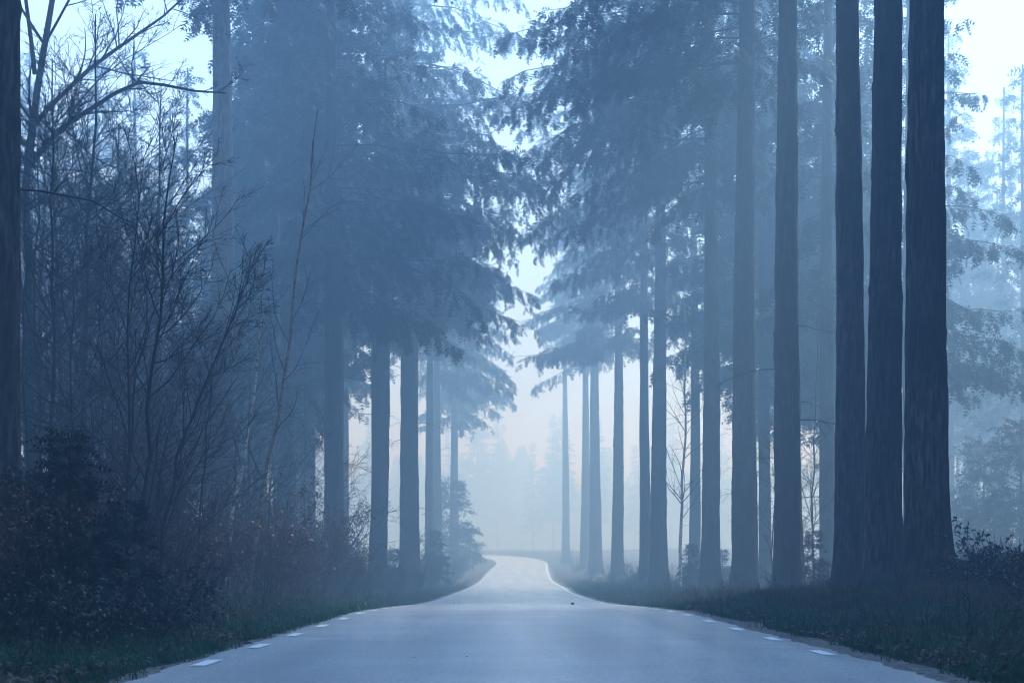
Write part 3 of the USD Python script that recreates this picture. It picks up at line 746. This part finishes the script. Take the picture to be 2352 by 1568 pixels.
def shrub(name, label, cat, loc, seed, mat, **kw):
    rng = np.random.default_rng(seed)
    t = thing(name, label, cat, loc)
    tw, lv = shrub_mesh(rng, **kw)
    part(t, "stems", tw, M["twig"])
    if lv:
        part(t, "leaves", lv, M[mat])
    return t


def bush_spruce(label, loc, H, W, seed, name="young_conifer", n=70):
    rng = np.random.default_rng(seed)
    t = thing(name, label, "bush", loc)
    P = np.stack([np.zeros(6), np.zeros(6), np.linspace(-.2, H, 6)], -1)[None]
    part(t, "trunk", tubes(P, np.linspace(.05, .008, 6)[None] * H / 3, 6), M["twig"])
    b = ring(rng, .12 * H, H, W, n, Lmin=.15, power=.9, slope=.35)
    f, w = crown(rng, b, 3, 1.9, .25, .19 * (H / 3) ** .5)
    part(t, "crown", f, M["needle_dark"])
    part(t, "branches", w, M["twig"])
    return t


sp = bush_spruce("dark young conifer in the black undergrowth at the lower left", at(160, 21.5), 2.0, .8, 51)
for px, d, s, lab in [(290, 23, .72, "smaller dark young conifer right of the one in the black undergrowth at the lower left"),
                      (60, 24, .8, "dark young conifer at the foot of the left edge trunk"),
                      (1038, 185, 3.9, "hazy young conifer leaning over the left verge in the fog"),
                      (1000, 132, 1.6, "low hazy young conifer beside the stoutest left trunk"),
                      (905, 98, .9, "small hazy conifer between the feet of the two stout left trunks"),
                      (1588, 98, .95, "small young conifer at the foot of the spindly birch right of the road"),
                      (1868, 64, .9, "small young conifer in the gap left of the half hidden dark trunk"),
                      (1660, 110, .9, "low young conifer between the slender trunk and the broad streaked trunk"),
                      (2260, 105, 3.4, "hazy young conifer right of the nearest trunk"),
                      (2345, 98, 3.6, "hazy young conifer cut by the right edge of the picture"),
                      (2215, 120, 2.6, "paler low young conifer just right of the nearest trunk")]:
    copy(sp, at(px, d), rb.uniform(0, 360), (s, s, s), lab)

lb = shrub("leafy_bush", "bush of brown dead leaves at the lower left edge", "bush", at(40, 22.5), 61, "beech", n=26, h=1.5, spread=.5, per=3, leaf=.06)
lb2 = shrub("leafy_bush", "brown-leaved bush under the tan-barked birch", "bush", at(612, 44), 62, "beech", n=30, h=2.2, spread=.5, per=2, leaf=.075)
grp = "brown leafy bushes filling the left thicket"
filler = "brown leafy bush in the thicket along the left verge"
for px, d, k, s, lab in [(725, 58, 2, 1.0, "brown-leaved bush at the foot of the dark trunk left of the road"), (790, 66, 2, .8, "low brown-leaved bush at the right end of the left thicket"),
                         (690, 50, 2, .7, None), (655, 55, 1, 1.0, None), (480, 38, 2, .65, None), (740, 66, 2, 1.1, None), (600, 52, 1, 1.0, None), (420, 36, 2, .8, None),
                         (110, 24, 2, .75, "low brown-leaved bush right of the bush at the lower left edge"), (360, 33, 1, .7, None), (820, 74, 1, .8, None), (-30, 20, 2, .7, None)]:
    copy({1: lb, 2: lb2}[k], at(px, d), rb.uniform(0, 360), (s, s, s * rb.uniform(.85, 1.1)), lab or filler, None if lab else grp)

sh = shrub("bare_shrub", "bare twiggy shrub low between the birches and the grass", "shrub", at(520, 40), 63, None, n=22, h=1.5, spread=.6, per=0, m2=8, m3=5)
gl, gr_, gm = "bare shrubs along the left verge", "bare shrubs along the right verge", "bare shrubs in the left thicket"
for px, d, s in [(640, 56, 1.2), (700, 62, 1.3), (770, 70, 1.2), (830, 82, 1.1), (870, 88, 1.0), (900, 96, 1.1), (950, 104, 1.0), (985, 120, 1.2), (1010, 135, 1.2), (1035, 155, 1.3), (1050, 175, 1.4), (1070, 205, 1.5), (845, 92, 1.5), (1085, 235, 1.6), (970, 128, 1.8)]:
    copy(sh, at(px, d), rb.uniform(0, 360), (s, s, s), "bare twiggy shrub along the left verge", gl)
for px, d, s in [(1590, 90, .6), (1640, 80, .6), (1545, 100, .7), (1470, 118, .7), (1400, 140, .7), (1352, 165, .8), (1690, 78, .6), (1730, 100, .9), (1880, 62, .5), (1985, 52, .4), (1780, 72, .5), (1320, 200, 1.0), (1300, 235, 1.2), (1450, 130, .9), (2240, 60, .9), (2330, 64, 1.0)]:
    copy(sh, at(px, d), rb.uniform(0, 360), (s, s, s), "low bare shrub along the right verge", gr_)
for px, d, s in [(90, 30, 1.3), (180, 28, 1.3), (260, 33, 1.4), (330, 38, 1.5), (400, 40, 1.5), (470, 48, 1.6), (140, 38, 1.8), (230, 44, 2.0), (320, 52, 2.2), (420, 56, 2.2), (520, 60, 2.0), (590, 66, 1.8), (60, 46, 2.2), (660, 74, 1.8), (300, 26, 1.0), (210, 24, .9)]:
    copy(sh, at(px, d), rb.uniform(0, 360), (s, s, s * rb.uniform(.9, 1.2)), "bare shrub tangled into the left thicket", gm)

br = shrub("bramble_bush", "glossy bramble arching beside the foot of the nearest trunk", "bramble", at(2262, 36), 64, "bramble", n=20, h=.95, spread=.8, per=3, leaf=.055, m2=6, m3=4, up=-.12)
for px, d, s, lab in [(2335, 34, 1.15, "glossy bramble at the right edge of the picture"), (2190, 38.5, .7, "small bramble against the right side of the nearest trunk's foot"),
                      (2300, 41, 1.25, "bramble behind the bramble at the right edge"), (2010, 43, .55, "low bramble in front of the broad furrowed trunk"),
                      (1920, 48, .6, "low bramble in front of the half hidden dark trunk"), (2390, 30, 1.1, "bramble half out of the picture at the right edge"),
                      (300, 21, .9, "dark bramble over the grass at the lower left"), (200, 20, .8, "dark bramble below the young conifer at the lower left"),
                      (370, 25, .9, "dark bramble left of the grass strip by the road"), (1690, 72, .6, "low bramble at the foot of the broad streaked trunk"), (60, 18.6, .9, "dark bramble in the lower left corner")]:
    copy(br, at(px, d), rb.uniform(0, 360), (s, s, s), lab)

# ------------------------------------------------------------------ ground cover
def blades(rng, n, h, w, spread, lean=.5):
    az = rng.uniform(0, 6.28, n); r = spread * np.sqrt(rng.uniform(0, 1, n)); a2 = rng.uniform(0, 6.28, n)
    b = np.stack([r * np.cos(a2), r * np.sin(a2), np.full(n, -.02)], -1)
    hh = h * rng.uniform(.5, 1.15, n); l = lean * rng.uniform(.2, 1.2, n)
    dirv = np.stack([np.cos(az), np.sin(az), 0 * az], -1); side = np.stack([-np.sin(az), np.cos(az), 0 * az], -1)
    mid = b + dirv * (hh * l * .3)[:, None] + np.array([0, 0, 1.0]) * (hh * .6)[:, None]
    tip = b + dirv * (hh * l)[:, None] + np.array([0, 0, 1.0]) * (hh * (1 - .3 * l))[:, None]
    V = np.stack([b - side * w, b + side * w, mid + side * w * .7, mid - side * w * .7, tip], 1).reshape(-1, 3)
    f = np.array([(0, 1, 2), (0, 2, 3), (3, 2, 4)])
    return V, (f[None] + (np.arange(n) * 5)[:, None, None]).reshape(-1, 3)


def scatter(name, label, cat, protos, mat, pos, rng, smin, smax, tilt=0.15):
    pi = UsdGeom.PointInstancer.Define(stage, "/World/" + name)
    tag(pi.GetPrim(), label, cat, kind="stuff")
    rel = pi.CreatePrototypesRel()
    UsdGeom.Scope.Define(stage, f"/World/{name}/kinds")
    for k, m in enumerate(protos):
        p = usdkit.mesh(stage, f"/World/{name}/kinds/tuft" + (f"_{k:03d}" if k else ""), m, mat)
        rel.AddTarget(p.GetPath())
    n = len(pos)
    yaw = rng.uniform(0, 2 * np.pi, n); ax = rng.normal(0, tilt, (n, 2))
    q = np.stack([np.cos(yaw / 2), ax[:, 0] / 2, ax[:, 1] / 2, np.sin(yaw / 2)], -1)
    q /= np.linalg.norm(q, axis=1, keepdims=True)
    pi.CreateProtoIndicesAttr(Vt.IntArray.FromNumpy(rng.integers(0, len(protos), n).astype(np.int32)))
    pi.CreatePositionsAttr(Vt.Vec3fArray.FromNumpy(pos.astype(np.float32)))
    pi.CreateOrientationsAttr(Vt.QuathArray([Gf.Quath(float(a), float(b), float(c), float(d)) for a, b, c, d in q]))
    s = rng.uniform(smin, smax, n)
    pi.CreateScalesAttr(Vt.Vec3fArray.FromNumpy(np.repeat(s[:, None], 3, 1).astype(np.float32)))
    UsdGeom.Imageable(stage.GetPrimAtPath(f"/World/{name}/kinds")).MakeVisible()


def verge_points(rng, n, y0, y1, a0, a1, side=None, clump=.45, seed=1, power=1.0):
    """Points beside the road between the distances a0 and a1 from its edge, in uneven clumps."""
    m = n * 4
    y = y0 + (y1 - y0) * rng.uniform(0, 1, m) ** power
    a = a0 + (a1 - a0) * rng.uniform(0, 1, m) ** 1.2
    sd = rng.choice([-1, 1], m) if side is None else np.full(m, side)
    x = np.interp(y, LINE[:2600, 1], LINE[:2600, 0]) + sd * (HALF + a)
    vis = np.abs(x) < 0.262 * y + 0.6
    dn = meshkit.fbm(np.stack([x * .8, y * .5, 0 * x], -1), 3, seed)
    ok = vis & (dn > clump + rng.normal(0, .06, m))
    x, y = x[ok][:n], y[ok][:n]
    return np.stack([x, y, gz(x, y)], -1)


rg = np.random.default_rng(91)
tufts = [blades(rg, 26, .05 + .028 * k, .0032, .10 + .03 * k, 1.0) for k in range(4)]
scatter("grass", "short green grass on the verges along the road", "grass", tufts, M["grass"], np.vstack([
    verge_points(rg, 7500, 11, 48, .45, 4.6, side=1, clump=.47, seed=2, power=1.2), verge_points(rg, 6500, 11, 48, .2, 3.8, side=-1, clump=.44, seed=6, power=1.2), verge_points(rg, 8000, 40, 140, .3, 4.2, clump=.42, seed=2)]), rg, .5, 1.9)
dry = [blades(rg, 16, .34, .003, .14, .8) for _ in range(4)]
scatter("dry_grass", "long withered grass standing among the green verge grass", "dry grass", dry, M["straw"], np.vstack([
    verge_points(rg, 800, 12, 60, .7, 5.0, clump=.54, seed=12, power=1.2), verge_points(rg, 700, 27, 46, 1.6, 5.5, side=1, clump=.48, seed=14), verge_points(rg, 1800, 40, 170, .6, 5.5, clump=.5, seed=13)]), rg, .5, 1.25, .3)
lfv = LEAF_V.copy(); lfv[:, 2] += .12 * np.sin(lfv[:, 0] * 3.1)
leafs = [stamp(lfv, LEAF_F, np.zeros((1, 3)) + [0, 0, .03], unit(np.array([[1, .1 * k, .2 - .2 * k]])), unit(np.array([[0, 1.0, .3 * k - .3]])), np.array([.066])) for k in range(3)]
scatter("fallen_leaves", "curled brown fallen leaves lying on the verges", "fallen leaves", leafs, M["litter"], np.vstack([
    verge_points(rg, 8200, 11, 46, .35, 5.5, side=1, clump=.36, seed=22, power=1.2), verge_points(rg, 4500, 11, 50, .3, 4.5, side=-1, clump=.42, seed=23, power=1.2), verge_points(rg, 1500, 40, 90, .4, 6, clump=.4, seed=24)]) + [0, 0, .03], rg, .6, 1.35, .5)
weeds = [shrub_mesh(np.random.default_rng(500 + k), 6, .5, .5, m2=4, m3=3, per=1, leaf=.04)[0] for k in range(3)]
scatter("dead_weeds", "thin dead weed stalks sticking out of the verges", "weeds", weeds, M["twig"], verge_points(rg, 420, 14, 150, 1.0, 5.0, clump=.45, seed=31), rg, .4, 1.1, .2)

# ------------------------------------------------------------------ small things on the road
import trimesh
c = trimesh.creation.icosphere(3, 1.0)
cv = np.array(c.vertices) * [.032, .06, .028]
cv *= (1 + .12 * np.sin(cv[:, 1:2] * 300) * np.cos(np.arctan2(cv[:, 2:3], cv[:, 0:1]) * 6))
loc = np.array([(1315 - CX) / F * 56, 56, float(ZR(56)) + .07])
t = thing("pine_cone", "dark cone lying on the asphalt near the right edge line", "cone", loc, rz=40)
part(t, "scales", (cv, np.array(c.faces)), M["cone"], smooth=True)
part(t, "stalk", tubes(np.array([[(0, .055, 0), (0, .07, .003), (.004, .08, .007)]]), np.array([[.006, .005, .004]]), 6), M["twig"])
loc = at(1047, 66)
t = thing("paper_scrap", "pale crumpled scrap on the left verge grass", "litter", loc + [0, 0, .06])
gv = np.stack(np.meshgrid(np.linspace(-.16, .16, 7), np.linspace(-.06, .06, 5)), -1).reshape(-1, 2)
zz = .03 * np.random.default_rng(3).normal(size=len(gv))
i, j = np.meshgrid(np.arange(4), np.arange(6), indexing="ij"); a = i * 7 + j
part(t, "sheet", (np.column_stack([gv, zz]), np.stack([a, a + 1, a + 8, a + 7], -1).reshape(-1, 4)), M["scrap"])
rl = np.random.default_rng(8)
for px, py in [(1032, 1563), (1065, 1594), (1005, 1569), (1165, 1621), (1030, 1622), (1405, 1573), (955, 1540), (1680, 1680), (1520, 1690), (1330, 1655)]:
    yy = py / 1.0884
    d = ZC * F / (yy - HOR + 6)
    x = (px / 1.0884 - CX) / F * d
    t = thing("fallen_leaf", "small dry leaf lying flat on the asphalt", "leaf", (x, d, float(ZR(d)) + .035), "single dry leaves on the road", rz=rl.uniform(0, 360), s=(.75, .75, 1))
    part(t, "blade", (lfv * [.06, .06, .04], LEAF_F), M["litter"])
